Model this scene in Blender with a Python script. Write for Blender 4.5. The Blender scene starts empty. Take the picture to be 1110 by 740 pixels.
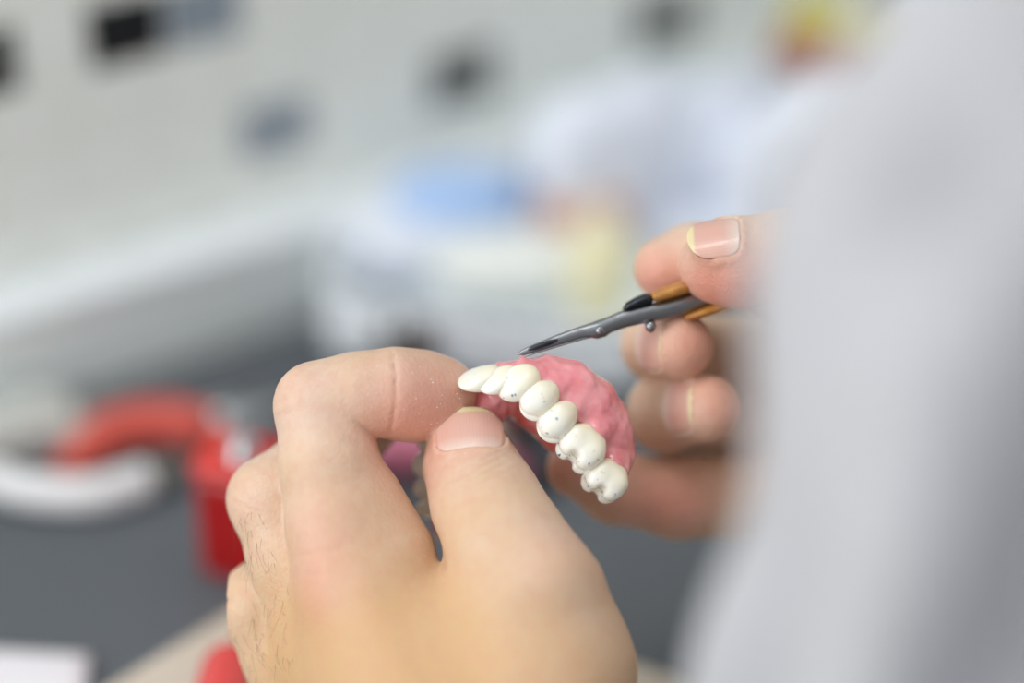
import bpy, math, random
import numpy as np
from mathutils import Vector, Matrix
rng = np.random.default_rng(7); random.seed(7)
S = bpy.context.scene; COL = S.collection

# ------------------------------------------------------------------ camera and frames
FPX = 85 / 36 * 1110.0            # focal length in pixels of the 1110 wide frame
PITCH = math.radians(33); CP, SP = math.cos(PITCH), math.sin(PITCH)
BENCH = 0.75; CAMZ = BENCH + 0.403
FOC = 524.0                       # mm to the sharp plane

def pm(px, py, off=0.0):          # a sight line and a real distance -> mm in the camera's axes (x right, y down, z away)
    d = FOC + off
    return np.array([(px - 555) / FPX * d, (py - 370) / FPX * d, d])
YAW = -math.radians(32); RZ = np.array([[math.cos(YAW), -math.sin(YAW), 0], [math.sin(YAW), math.cos(YAW), 0], [0, 0, 1.]])   # the room's walls run along the axes; the camera looks across them
def c2w(p):                       # rigid turn of those mm to world metres
    p = np.asarray(p, float) / 1000.0
    x, y, z = p[..., 0], p[..., 1], p[..., 2]
    return np.stack([x, z * CP - y * SP, CAMZ - z * SP - y * CP], -1)
def w2c(p):
    p = np.asarray(p, float)
    x, y, z = p[..., 0], p[..., 1], p[..., 2] - CAMZ
    return np.stack([x, -y * SP - z * CP, y * CP - z * SP], -1) * 1000
def bench(px, py, h=0.0):         # where a sight line meets the worktop (h above it)
    v = (py - 370) / FPX
    d = (CAMZ - BENCH - h) / (SP + v * CP)
    return np.array([(px - 555) / FPX * d, d * CP - d * v * SP, BENCH + h])

# ------------------------------------------------------------------ materials
def lin(c):
    return tuple(((x / 255) / 12.92 if x <= 10 else (((x / 255) + 0.055) / 1.055) ** 2.4) for x in c)
def mat(name, rgb, rough=.5, metal=0, sss=0, sss_r=(1, .3, .15), sss_s=.004, coat=0, bump=None, var=None, trans=0, spec=.5, alpha=1, sheen=0):
    m = bpy.data.materials.new(name); m.use_nodes = True
    nt = m.node_tree; b = nt.nodes['Principled BSDF']
    col = lin(rgb)
    b.inputs['Base Color'].default_value = (*col, 1)
    b.inputs['Roughness'].default_value = rough
    b.inputs['Metallic'].default_value = metal
    b.inputs['Subsurface Weight'].default_value = sss
    b.inputs['Subsurface Radius'].default_value = sss_r
    b.inputs['Subsurface Scale'].default_value = sss_s
    b.inputs['Coat Weight'].default_value = coat
    b.inputs['Coat Roughness'].default_value = .08
    b.inputs['Transmission Weight'].default_value = trans
    b.inputs['Specular IOR Level'].default_value = spec
    b.inputs['Alpha'].default_value = alpha
    b.inputs['Sheen Weight'].default_value = sheen
    tc = nt.nodes.new('ShaderNodeTexCoord')
    if var:                                   # (scale, second colour, amount)
        n = nt.nodes.new('ShaderNodeTexNoise'); n.inputs['Scale'].default_value = var[0]; n.inputs['Detail'].default_value = 4
        nt.links.new(tc.outputs['Object'], n.inputs['Vector'])
        r = nt.nodes.new('ShaderNodeValToRGB')
        r.color_ramp.elements[0].position = .5 - .25 * var[2]; r.color_ramp.elements[1].position = .5 + .25 * var[2]
        r.color_ramp.elements[0].color = (*col, 1); r.color_ramp.elements[1].color = (*lin(var[1]), 1)
        nt.links.new(n.outputs['Fac'], r.inputs['Fac']); nt.links.new(r.outputs['Color'], b.inputs['Base Color'])
    if bump:                                  # (scale, strength, distance m)
        n = nt.nodes.new('ShaderNodeTexNoise'); n.inputs['Scale'].default_value = bump[0]; n.inputs['Detail'].default_value = 5
        nt.links.new(tc.outputs['Object'], n.inputs['Vector'])
        k = nt.nodes.new('ShaderNodeBump'); k.inputs['Strength'].default_value = bump[1]; k.inputs['Distance'].default_value = bump[2]
        nt.links.new(n.outputs['Fac'], k.inputs['Height']); nt.links.new(k.outputs['Normal'], b.inputs['Normal'])
    return m

def node(nt, t, **kw):
    n = nt.nodes.new(t)
    for k, v in kw.items():
        if hasattr(n, k): setattr(n, k, v)
        else: n.inputs[k].default_value = v
    return n
def mixc(nt, fac, a, b, mode='MIX'):
    m = nt.nodes.new('ShaderNodeMix'); m.data_type = 'RGBA'; m.blend_type = mode
    for s, v in ((0, fac), (6, a), (7, b)):
        if hasattr(v, 'is_linked') or hasattr(v, 'links'): nt.links.new(v, m.inputs[s])
        elif isinstance(v, (int, float)): m.inputs[s].default_value = v
        else: m.inputs[s].default_value = (*v, 1)
    return m.outputs[2]
def ramp(nt, src, p0, p1, c0=0., c1=1.):
    r = nt.nodes.new('ShaderNodeValToRGB')
    r.color_ramp.elements[0].position = p0; r.color_ramp.elements[1].position = p1
    r.color_ramp.elements[0].color = (c0, c0, c0, 1); r.color_ramp.elements[1].color = (c1, c1, c1, 1)
    nt.links.new(src, r.inputs['Fac']); return r.outputs['Color']

def skin_material():
    m = mat('skin', (222, 182, 146), rough=.48, sss=.35, sss_r=(1, .42, .26), sss_s=.0024, spec=.38)
    nt = m.node_tree; b = nt.nodes['Principled BSDF']
    tc = node(nt, 'ShaderNodeTexCoord')
    ared = node(nt, 'ShaderNodeAttribute', attribute_name='redness')
    apal = node(nt, 'ShaderNodeAttribute', attribute_name='tan')
    n1 = node(nt, 'ShaderNodeTexNoise', Scale=55., Detail=4.); nt.links.new(tc.outputs['Object'], n1.inputs['Vector'])
    n2 = node(nt, 'ShaderNodeTexNoise', Scale=420., Detail=3.); nt.links.new(tc.outputs['Object'], n2.inputs['Vector'])
    base = mixc(nt, ramp(nt, n1.outputs['Fac'], .35, .65, 0, .9), lin((224, 198, 177)), lin((219, 187, 156)))
    base = mixc(nt, apal.outputs['Fac'], base, lin((208, 166, 112)))  # warm bounce light painted into the skin of the lower hand
    base = mixc(nt, ared.outputs['Fac'], base, lin((222, 152, 132)))
    base = mixc(nt, ramp(nt, n2.outputs['Fac'], .4, .75, 0, .32), base, lin((212, 154, 132)))
    # pale dust specks
    v = node(nt, 'ShaderNodeTexVoronoi', Scale=700.); nt.links.new(tc.outputs['Object'], v.inputs['Vector'])
    sp = ramp(nt, v.outputs['Distance'], .10, .16, 1, 0)
    adust = node(nt, 'ShaderNodeAttribute', attribute_name='dust')
    n3 = node(nt, 'ShaderNodeTexNoise', Scale=900.); nt.links.new(tc.outputs['Object'], n3.inputs['Vector'])
    mm = node(nt, 'ShaderNodeMath', operation='MULTIPLY'); nt.links.new(sp, mm.inputs[0]); nt.links.new(adust.outputs['Fac'], mm.inputs[1])
    m2 = node(nt, 'ShaderNodeMath', operation='MULTIPLY'); nt.links.new(mm.outputs[0], m2.inputs[0]); nt.links.new(ramp(nt, n3.outputs['Fac'], .46, .54), m2.inputs[1])
    base = mixc(nt, m2.outputs[0], base, lin((250, 240, 232)))
    nt.links.new(base, b.inputs['Base Color'])
    # skin relief: fine cells and lengthwise lines
    vb = node(nt, 'ShaderNodeTexVoronoi', Scale=1300.); nt.links.new(tc.outputs['Object'], vb.inputs['Vector'])
    nb = node(nt, 'ShaderNodeTexNoise', Scale=240., Detail=6.); nt.links.new(tc.outputs['Object'], nb.inputs['Vector'])
    k1 = node(nt, 'ShaderNodeBump', Strength=.35, Distance=.0003); nt.links.new(vb.outputs['Distance'], k1.inputs['Height'])
    k2 = node(nt, 'ShaderNodeBump', Strength=.3, Distance=.0008); nt.links.new(nb.outputs['Fac'], k2.inputs['Height'])
    nt.links.new(k1.outputs['Normal'], k2.inputs['Normal']); nt.links.new(k2.outputs['Normal'], b.inputs['Normal'])
    return m

def nail_material():
    m = mat('nail', (226, 176, 160), rough=.28, sss=.25, sss_s=.0015, coat=.25)
    nt = m.node_tree; b = nt.nodes['Principled BSDF']
    a = node(nt, 'ShaderNodeAttribute', attribute_name='along')
    tc = node(nt, 'ShaderNodeTexCoord')
    c = mixc(nt, ramp(nt, a.outputs['Fac'], .04, .3), lin((232, 202, 188)), lin((222, 172, 156)))
    c = mixc(nt, ramp(nt, a.outputs['Fac'], .84, .9), c, lin((232, 214, 170)))
    nt.links.new(c, b.inputs['Base Color'])
    ac = node(nt, 'ShaderNodeAttribute', attribute_name='across')
    n = node(nt, 'ShaderNodeTexNoise', Scale=14., Detail=3., noise_dimensions='1D'); nt.links.new(ac.outputs['Fac'], n.inputs['W'])
    k = node(nt, 'ShaderNodeBump', Strength=.25, Distance=.0003); nt.links.new(n.outputs['Fac'], k.inputs['Height']); nt.links.new(k.outputs['Normal'], b.inputs['Normal'])
    return m

def gum_material():
    m = mat('pink_acrylic', (226, 120, 128), rough=.17, sss=.35, sss_r=(1, .25, .2), sss_s=.003, coat=.5)
    nt = m.node_tree; b = nt.nodes['Principled BSDF']; tc = node(nt, 'ShaderNodeTexCoord')
    n1 = node(nt, 'ShaderNodeTexNoise', Scale=330., Detail=5.); nt.links.new(tc.outputs['Object'], n1.inputs['Vector'])
    n2 = node(nt, 'ShaderNodeTexNoise', Scale=150., Detail=3.); nt.links.new(tc.outputs['Object'], n2.inputs['Vector'])
    ai = node(nt, 'ShaderNodeAttribute', attribute_name='inner')
    c = mixc(nt, ramp(nt, n2.outputs['Fac'], .38, .66), lin((234, 138, 144)), lin((242, 166, 168)))
    c = mixc(nt, ramp(nt, n1.outputs['Fac'], .56, .72, 0, .35), c, lin((240, 186, 190)))
    c = mixc(nt, ai.outputs['Fac'], c, lin((222, 100, 80)))  # orange-red paints light passing through the inner gum; the acrylic is pink
    nt.links.new(c, b.inputs['Base Color'])
    k = node(nt, 'ShaderNodeBump', Strength=.6, Distance=.0006); nt.links.new(n1.outputs['Fac'], k.inputs['Height']); nt.links.new(k.outputs['Normal'], b.inputs['Normal'])
    return m

def tooth_material():
    m = mat('tooth_enamel', (238, 230, 206), rough=.22, sss=.3, sss_r=(1, .8, .5), sss_s=.0015, coat=.4)
    nt = m.node_tree; b = nt.nodes['Principled BSDF']; tc = node(nt, 'ShaderNodeTexCoord')
    a = node(nt, 'ShaderNodeAttribute', attribute_name='height')
    n1 = node(nt, 'ShaderNodeTexNoise', Scale=300., Detail=3.); nt.links.new(tc.outputs['Object'], n1.inputs['Vector'])
    c = mixc(nt, ramp(nt, a.outputs['Fac'], .15, .75), lin((246, 234, 204)), lin((247, 244, 232)))
    c = mixc(nt, ramp(nt, n1.outputs['Fac'], .5, .75, 0, .3), c, lin((240, 228, 200)))
    v = node(nt, 'ShaderNodeTexNoise', Scale=850., Detail=1.); nt.links.new(tc.outputs['Object'], v.inputs['Vector'])
    mk = node(nt, 'ShaderNodeMath', operation='MULTIPLY'); nt.links.new(ramp(nt, v.outputs['Fac'],   .685, .745), mk.inputs[0]); nt.links.new(ramp(nt, a.outputs['Fac'], .5, .7), mk.inputs[1])
    c = mixc(nt, mk.outputs[0], c, lin((84, 128, 172)))
    nt.links.new(c, b.inputs['Base Color'])
    return m

SKIN = skin_material(); NAIL = nail_material(); GUM = gum_material(); TOOTH = tooth_material()

# ------------------------------------------------------------------ object helpers
def tag(o, label=None, cat=None, group=None, kind=None):
    if label: o['label'] = label
    if cat: o['category'] = cat
    if group: o['group'] = group
    if kind: o['kind'] = kind
    return o
def empty(name, loc, label=None, cat=None, group=None, rz=0):
    o = bpy.data.objects.new(name, None); COL.objects.link(o); o.empty_display_size = .01
    o.location = Vector([float(v) for v in RZ @ np.asarray(loc, float)]); o.rotation_euler = (0, 0, rz)
    return tag(o, label, cat, group)
def mesh_obj(name, V, F, m, parent=None, smooth=True, attrs=None, origin=None):
    V = np.asarray(V, float) @ RZ.T
    me = bpy.data.meshes.new(name)
    if origin is None:
        origin = np.array(parent.location) if parent is not None and parent.type == 'EMPTY' else np.array([V[:, 0].mean(), V[:, 1].mean(), V[:, 2].min()])
        if parent is not None and parent.type != 'EMPTY': origin = np.array(parent['_o'])
    me.from_pydata((V - origin).tolist(), [], [list(map(int, f)) for f in F])
    for mm in (m if isinstance(m, (list, tuple)) else [m]): me.materials.append(mm)
    if smooth: me.polygons.foreach_set('use_smooth', [True] * len(me.polygons))
    for k, a in (attrs or {}).items():
        at = me.attributes.new(k, 'FLOAT', 'POINT'); at.data.foreach_set('value', np.asarray(a, np.float32))
    me.update()
    o = bpy.data.objects.new(name, me); COL.objects.link(o)
    o['_o'] = [float(v) for v in origin]
    if parent is not None: o.parent = parent
    else: o.location = Vector([float(v) for v in origin])
    return o
def bev(o, w=.001, n=2, angle=True):
    b = o.modifiers.new('bevel', 'BEVEL'); b.width = w; b.segments = n
    if angle: b.limit_method = 'ANGLE'
    return o

# box in a turned frame: origin c, size, rotation about z
def box_vf(c, size, rz=0, R=None):
    sx, sy, sz = [s / 2 for s in size]
    P = np.array([[x, y, z] for x in (-sx, sx) for y in (-sy, sy) for z in (-sz, sz)])
    if R is None:
        R = np.array([[math.cos(rz), -math.sin(rz), 0], [math.sin(rz), math.cos(rz), 0], [0, 0, 1]])
    P = P @ np.asarray(R).T + np.asarray(c)
    F = [(0, 1, 3, 2), (4, 6, 7, 5), (0, 4, 5, 1), (2, 3, 7, 6), (0, 2, 6, 4), (1, 5, 7, 3)]
    return P, F
def merge(parts):
    V = []; F = []; n = 0
    for v, f in parts:
        V.append(np.asarray(v)); F += [tuple(i + n for i in q) for q in f]; n += len(v)
    return np.concatenate(V), F
def tube_vf(pts, rad, n=16, flat=1.0, cap=True):     # swept round tube
    P = np.asarray(pts, float); N = len(P); rad = np.broadcast_to(rad, (N,)) if np.ndim(rad) == 0 else np.asarray(rad)
    T = np.gradient(P, axis=0); T /= np.linalg.norm(T, axis=1)[:, None]
    up = np.array([0, 0, 1.]) if abs(T[0][2]) < .9 else np.array([1., 0, 0])
    V = []; a = np.linspace(0, 2 * math.pi, n, endpoint=False)
    for i in range(N):
        s = np.cross(T[i], up); s /= np.linalg.norm(s); u = np.cross(s, T[i]); 
        V.append(P[i] + rad[i] * (np.cos(a)[:, None] * s + flat * np.sin(a)[:, None] * u))
        up = u
    V = np.concatenate(V); F = []
    for i in range(N - 1):
        for j in range(n):
            F.append((i * n + j, i * n + (j + 1) % n, (i + 1) * n + (j + 1) % n, (i + 1) * n + j))
    if cap:
        F.append(tuple(range(n))[::-1]); F.append(tuple(range((N - 1) * n, N * n)))
    return V, F
def lathe_vf(c, prof, n=40, axis=(0, 0, 1)):
    A = Vector(axis).normalized(); Q = np.array(Vector((0, 0, 1)).rotation_difference(A).to_matrix())
    a = np.linspace(0, 2 * math.pi, n, endpoint=False); V = []
    for r, z in prof: V.append(np.stack([r * np.cos(a), r * np.sin(a), np.full(n, z)], -1))
    V = np.concatenate(V) @ Q.T + np.asarray(c); F = []
    for i in range(len(prof) - 1):
        for j in range(n): F.append((i * n + j, i * n + (j + 1) % n, (i + 1) * n + (j + 1) % n, (i + 1) * n + j))
    F.append(tuple(range(n))[::-1]); F.append(tuple(range((len(prof) - 1) * n, len(prof) * n)))
    return V, F
def spline(pts, n=40):
    P = np.asarray(pts, float); t = np.linspace(0, len(P) - 1, n); out = []
    for x in t:
        i = min(int(x), len(P) - 2); f = x - i
        p0, p1, p2, p3 = P[max(i - 1, 0)], P[i], P[i + 1], P[min(i + 2, len(P) - 1)]
        out.append(.5 * ((2 * p1) + (-p0 + p2) * f + (2 * p0 - 5 * p1 + 4 * p2 - p3) * f * f + (-p0 + 3 * p1 - 3 * p2 + p3) * f ** 3))
    return np.array(out)

# ------------------------------------------------------------------ implicit surfaces
def smin(a, b, k):
    h = np.maximum(k - np.abs(a - b), 0) / k
    return np.minimum(a, b) - h * h * k * .25
def smax(a, b, k): return -smin(-a, -b, k)
def cone(p, a, b, ra, rb):
    a = np.asarray(a, np.float32); b = np.asarray(b, np.float32); ba = b - a
    t = np.clip(((p - a) @ ba) / max(float(ba @ ba), 1e-6), 0, 1)
    return np.linalg.norm(p - a - t[:, None] * ba, axis=1) - (ra + (rb - ra) * t)
def chain(p, pts, k=3.):
    d = None
    for (a, ra), (b, rb) in zip(pts[:-1], pts[1:]):
        x = cone(p, a, b, ra, rb); d = x if d is None else smin(d, x, k)
    return d
def sines(p, f, seed):            # smooth pseudo noise, about -1..1
    r = np.random.default_rng(seed); out = np.zeros(len(p))
    for i in range(7):
        w = r.normal(size=3); w = w / np.linalg.norm(w) * f * (0.6 + .9 * r.random())
        out += np.sin(p @ w + r.random() * 6.28)
    return out / 3.2
def surf(f, lo, hi, h, newton=3, clip_face=None):
    lo = np.asarray(lo, float); hi = np.asarray(hi, float)
    n = np.ceil((hi - lo) / h).astype(int) + 1
    ax = [lo[i] + h * np.arange(n[i]) for i in range(3)]
    vol = np.empty(tuple(n), np.float32)
    Y, Z = np.meshgrid(ax[1], ax[2], indexing='ij')
    step = max(1, int(400000 / (n[1] * n[2])))
    for i in range(0, n[0], step):
        xs = ax[0][i:i + step]
        g = np.empty((len(xs), n[1], n[2], 3), np.float32)
        g[..., 0] = xs[:, None, None]; g[..., 1] = Y; g[..., 2] = Z
        vol[i:i + step] = f(g.reshape(-1, 3)).reshape(len(xs), n[1], n[2])
    vol[[0, -1]] = np.maximum(vol[[0, -1]], .01); vol[:, [0, -1]] = np.maximum(vol[:, [0, -1]], .01); vol[:, :, [0, -1]] = np.maximum(vol[:, :, [0, -1]], .01)
    s = vol < 0
    c = [s[a:n[0] - 1 + a, b:n[1] - 1 + b, d:n[2] - 1 + d] for a in (0, 1) for b in (0, 1) for d in (0, 1)]
    cnt = sum(x.astype(np.int8) for x in c); act = (cnt > 0) & (cnt < 8)
    idx = -np.ones(act.shape, np.int64); ids = np.argwhere(act); idx[act] = np.arange(len(ids))
    acc = np.zeros((len(ids), 3)); num = np.zeros(len(ids))
    corners = [(a, b, d) for a in (0, 1) for b in (0, 1) for d in (0, 1)]
    I, J, K = ids.T
    val = {q: vol[I + q[0], J + q[1], K + q[2]] for q in corners}
    for q in corners:
        for x in range(3):
            if q[x] == 0:
                r = list(q); r[x] = 1; r = tuple(r)
                v0, v1 = val[q], val[r]; m = (v0 < 0) != (v1 < 0)
                t = np.where(m, v0 / np.where(m, v0 - v1, 1), 0)
                pt = np.tile(np.array(q, float), (len(ids), 1)); pt[:, x] = t
                acc[m] += pt[m]; num[m] += 1
    V = lo + (ids + acc / np.maximum(num, 1)[:, None]) * h
    F = []
    for x in range(3):
        y, z = (x + 1) % 3, (x + 2) % 3
        sl0 = [slice(None)] * 3; sl1 = [slice(None)] * 3
        sl0[x] = slice(0, -1); sl1[x] = slice(1, None)
        e = s[tuple(sl0)] != s[tuple(sl1)]
        E = np.argwhere(e)
        E = E[(E[:, y] > 0) & (E[:, z] > 0) & (E[:, y] < n[y] - 1) & (E[:, z] < n[z] - 1)]
        ins = s[E[:, 0], E[:, 1], E[:, 2]]
        def at(dy, dz):
            Q = E.copy(); Q[:, y] += dy; Q[:, z] += dz
            return idx[Q[:, 0], Q[:, 1], Q[:, 2]]
        q = np.stack([at(-1, -1), at(0, -1), at(0, 0), at(-1, 0)], 1)
        q[~ins] = q[~ins][:, ::-1]
        F.append(q[(q >= 0).all(1)])
    F = np.concatenate(F)
    V = V.astype(np.float64)
    for _ in range(newton): V = project(f, V, h)
    return V, F
def grad(f, V, e):
    g = np.zeros_like(V)
    for i in range(3):
        d = np.zeros(3); d[i] = e
        g[:, i] = (f(V + d) - f(V - d)) / (2 * e)
    return g
def project(f, V, h):
    g = grad(f, V, h * .3); v = f(V)
    st = (v / np.maximum((g * g).sum(1), 1e-3))[:, None] * g
    l = np.linalg.norm(st, axis=1)[:, None]; st *= np.minimum(1, h * .8 / np.maximum(l, 1e-9))
    return V - st
def gauss(p, c, r): return np.exp(-((p - c) ** 2).sum(1) / (r * r))
def crease(p, c, n, amp, sig, R):
    c = np.asarray(c); n = np.asarray(n, float); n = n / np.linalg.norm(n); q = p - c
    return amp * np.exp(-((q @ n) / sig) ** 2) * np.exp(-(np.linalg.norm(q, axis=1) / R) ** 4)

# ================================================================== THE PERSON
# ---- nails: a frame on a finger: centre of the nail's root, direction to the tip, outward normal, half width, length
class Nail:
    def __init__(s, c, a, n, W, L, arch=2.0, dip=.8):
        s.c = np.asarray(c, float); s.a = np.asarray(a, float); s.a = s.a / np.linalg.norm(s.a)
        n = np.asarray(n, float); n = n - s.a * (n @ s.a); s.n = n / np.linalg.norm(n); s.s = np.cross(s.a, s.n)
        s.W = W; s.L = L; s.arch = arch; s.dip = dip; s.h0 = 0
    def sit(s, f):                 # height of the plate's middle above the bare finger
        h = []
        for t in (.15, .45):
            q = s.c[None] + s.a * s.L * t + s.n * 8
            for _ in range(60): q = q - s.n * float(f(q)[0]) * .8
            h.append(float((q[0] - s.c) @ s.n))
        s.h0 = max(h) + .1; return s
    def plate(s, u, v): return s.h0 - s.arch * np.abs(u) ** 2.3 - s.dip * ((v + 1) / 2) ** 2
    def r(s, u, v):
        e = np.where(v > 0, 2.3, 4.5)
        return (np.abs(u) ** e + np.abs(v) ** e + 1e-9) ** (1 / e)
    def shape(s, p, d):            # the bed under the plate, the raised fold of skin at its root and sides
        q = p - s.c; u = (q @ s.s) / s.W; v = (q @ s.a - s.L / 2) / (s.L / 2); w = q @ s.n
        near = (np.abs(u) < 2.2) & (np.abs(v) < 2.2) & (w > s.h0 - 8) & (w < s.h0 + 6)
        if not near.any(): return d
        d = d.copy(); uu, vv, ww = u[near], v[near], w[near]; x = d[near]
        r = s.r(uu, vv); h = s.plate(np.clip(uu, -1.2, 1.2), np.clip(vv, -1.2, 1.2))
        bed = np.maximum(np.maximum(ww - (h - .3), (h - 4.5) - ww), (r - .97) * s.W * .8)
        x = smin(x, bed, 1.6)
        side = 1 / (1 + np.exp((vv - .35) * 6))
        x = x - .55 * np.exp(-((r - 1.13) / .12) ** 2) * side * np.exp(-((ww - h) / 2.5) ** 2)
        x = smax(x, -np.maximum((r - 1.03) * s.W * .8, (h - .28) - ww), .35)
        d[near] = x; return d
    def build(s, f, name, parent, nu=24, nv=28):
        P = []; al = []; ac = []
        for j in range(nv + 1):
            v = -1 + 2 * j / nv
            for i in range(nu + 1):
                u = -1 + 2 * i / nu
                m = max(abs(u), abs(v)); R = float(s.r(np.array([u]), np.array([v]))[0]); k = m / R
                uu, vv = u * k, v * k
                P.append(s.c + s.s * uu * s.W + s.a * (s.L / 2 + vv * s.L / 2) + s.n * float(s.plate(uu, vv))); al.append((vv + 1) / 2); ac.append(uu)
        P = np.array(P); al = np.array(al); ac = np.array(ac)
        n1 = len(P); B = P - s.n * .5
        V = np.concatenate([P, B]); F = []
        M = nu + 1
        for j in range(nv):
            for i in range(nu):
                a = j * M + i; q = (a, a + 1, a + M + 1, a + M); F.append(q[::-1]); F.append(tuple(x + n1 for x in q))
        ring = [i for i in range(M)] + [j * M + nu for j in range(1, nv + 1)] + [nv * M + i for i in range(nu - 1, -1, -1)] + [j * M for j in range(nv - 1, 0, -1)]
        for a, b in zip(ring, ring[1:] + ring[:1]): F.append((a, b, b + n1, a + n1))
        return mesh_obj(name, c2w(V), F, NAIL, parent, attrs={'along': np.tile(al, 2), 'across': np.tile(ac, 2)})

def J(px, py, off, r): return (pm(px, py, off), r)

# ---- left hand (back of the hand towards us, index finger and thumb pinching the denture)
Lidx = [J(479, 427, 6, 7.3), J(458, 425, 4, 8.6), J(428, 425, 1, 9.1), J(386, 430, 0, 8.9), J(346, 442, 0, 9.3), J(356, 500, -2, 10.3), J(372, 570, -3, 11.6), J(392, 640, -4, 13.5)]
Lmid = [J(420, 438, 20, 7.0), J(372, 474, 17, 8.3), J(293, 541, 8, 9.0), J(318, 610, 6, 9.6), J(360, 700, 7, 12.5)]
Lrin = [J(398, 562, 32, 7.2), J(345, 590, 25, 8.0), J(279, 653, 11, 8.3), J(312, 715, 12, 9.2), J(362, 790, 14, 12)]
Lpin = [J(400, 680, 40, 6.4), J(352, 705, 34, 7.0), J(300, 765, 24, 7.6), J(345, 830, 24, 8.4), J(400, 890, 20, 11)]
Lthu = [J(507, 486, 5, 7.9), J(510, 502, 3, 9.6), J(526, 545, -4, 11.2), J(548, 595, -10, 12.6), J(574, 650, -14, 15.3)]
Lnail = Nail(pm(511, 494, -5), pm(508, 452, -5) - pm(511, 494, -5) + [0, 0, 5.5], [.0, -.35, -1], 7.3, 11.2, 2.2, 1.2)
def f_left(p, bare=False):
    idx = chain(p, Lidx, 3.0); mid = chain(p, Lmid, 3.); rin = chain(p, Lrin, 3.); pin = chain(p, Lpin, 3.); thu = chain(p, Lthu, 4.)
    # fleshy finger pads
    idx = smin(idx, cone(p, pm(478, 432, 6), pm(450, 435, 4), 7.6, 8.1), 4)
    idx = smin(idx, cone(p, pm(398, 545, -1), pm(424, 598, -2), 7.8, 9.6), 5)
    palm = cone(p, *[pm(392, 640, -4), pm(520, 930, -20)], 13, 17)
    palm = smin(palm, cone(p, pm(360, 700, 7), pm(505, 955, -10), 12, 17), 9)
    palm = smin(palm, cone(p, pm(362, 790, 14), pm(500, 955, -6), 12, 17), 9)
    palm = smin(palm, cone(p, pm(400, 890, 20), pm(520, 955, -2), 11, 15), 9)
    tm = cone(p, pm(576, 655, -14), pm(592, 730, -14), 15, 17.2)
    tm = smin(tm, cone(p, pm(592, 730, -14), pm(580, 940, -16), 17.2, 18), 6)
    palm = smin(palm, tm, 9)
    palm = smin(palm, cone(p, pm(430, 715, -5), pm(556, 722, -8), 15, 16.5), 14)
    palm = smin(palm, cone(p, pm(470, 800, -8), pm(560, 850, -10), 19, 19), 14)
    wr = cone(p, w2c([.012, .335, CAMZ - .345]), w2c(c2w(pm(1040, 975, -108))), 20.5, 24)
    palm = smin(palm, cone(p, pm(545, 950, -12), w2c([.012, .335, CAMZ - .345]), 21.5, 20.5), 12); palm = smin(palm, wr, 12)
    idx = idx + crease(p, pm(429, 425, -9), pm(460, 428, 0) - pm(400, 426, 0) + [0, 0, 3.0], .5, .34, 11) \
              + crease(p, pm(402, 470, -3), pm(430, 440, 0) - pm(390, 480, 0), .6, .7, 7)
    A = np.array([pm(526, 545, 0) - pm(512, 500, 0)])[0]
    for py, am in ((503, .45), (509, .6), (516, .5), (524, .35), (534, .2)):
        thu = thu + crease(p, pm(512 + (py - 500) * .3, py, -11), A + np.array([1.2, 0, 0]), am, .4, 8)
    if not bare: thu = Lnail.shape(p, thu)
    dirm = pm(318, 610, 6) - pm(293, 541, 8)
    def blend(x, k): return smin(x, palm, k)
    d = blend(idx, 6.0)
    for x, k in ((thu, 5.0), (mid, 6.0), (rin, 6.0), (pin, 6.0)):
        d = smin(d, blend(x, k), .9)
    d = d - .28 * sines(p, .16, 3) * (p[:, 1] > -50)        # gentle flesh and tendon relief
    web = np.array([pm(474, 590, -8), pm(483, 604, -10), pm(487, 613, -13)])
    d = d + 1.2 * np.exp(-(np.minimum(cone(p, web[0], web[1], 0, 0), cone(p, web[1], web[2], 0, 0)) / 1.5) ** 2)
    for c, nn, am in (((342, 600, -16), (.2, 1, 0), .28), ((348, 622, -17), (.1, 1, 0), .25), ((312, 432, -7), (.5, 1, 0), .30), ((308, 418, -6), (.7, 1, 0), .28), ((318, 446, -8), (.3, 1, 0), .25), ((262, 535, 1), (-.6, 1, 0), .28), ((268, 550, -1), (-.4, 1, 0), .25), ((252, 650, 6), (-.5, 1, 0), .25)):
        d = d + crease(p, pm(*c), np.array(nn, float), am, .45, 6)
    d = d - .45 * np.exp(-(cone(p, pm(392, 640, -18), pm(470, 800, -32), 0, 0) / 3.2) ** 2) - .4 * np.exp(-(cone(p, pm(350, 690, -6), pm(420, 800, -20), 0, 0) / 3.0) ** 2)
    # knuckle mound and a soft valley behind it
    d = d - 1.0 * gauss(p, pm(345, 612, -16), 9) + .7 * gauss(p, pm(395, 560, -14), 9) - .9 * gauss(p, pm(598, 600, -22), 9) - .5 * gauss(p, pm(315, 415, -4), 6)
    return d
# ---- right hand (holding the carving knife)
Rthu = [J(775, 287, 6, 8.0), J(800, 284, 5, 9.4), J(856, 278, 5, 10.2), J(915, 305, 6, 12.5)]
Ridx = [J(722, 291, 18, 7.2), J(752, 285, 20, 8.6), J(820, 290, 26, 9.4), J(920, 330, 24, 12.5)]
Rmid = [J(736, 375, 13, 7.4), J(714, 374, 28, 8.0), J(724, 378, 44, 9.0), J(800, 388, 46, 9.6), J(915, 395, 34, 13)]
Rrin = [J(767, 443, 15, 7.5), J(722, 447, 29, 8.7), J(730, 450, 46, 9.2), J(810, 452, 46, 9.8), J(915, 455, 36, 13)]
Rpin = [J(624, 507, 24, 6.6), J(668, 528, 28, 7.9), J(735, 540, 33, 9.0), J(810, 540, 36, 9.6), J(910, 515, 36, 12.5)]
Rn_th = Nail(pm(803, 273, 2), pm(745, 277, 3) - pm(803, 273, 2), np.array([.05, -.66, -.75]), 5.6, 11.4, 1.6, .9).sit(lambda p: chain(p, Rthu, 3.))
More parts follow.
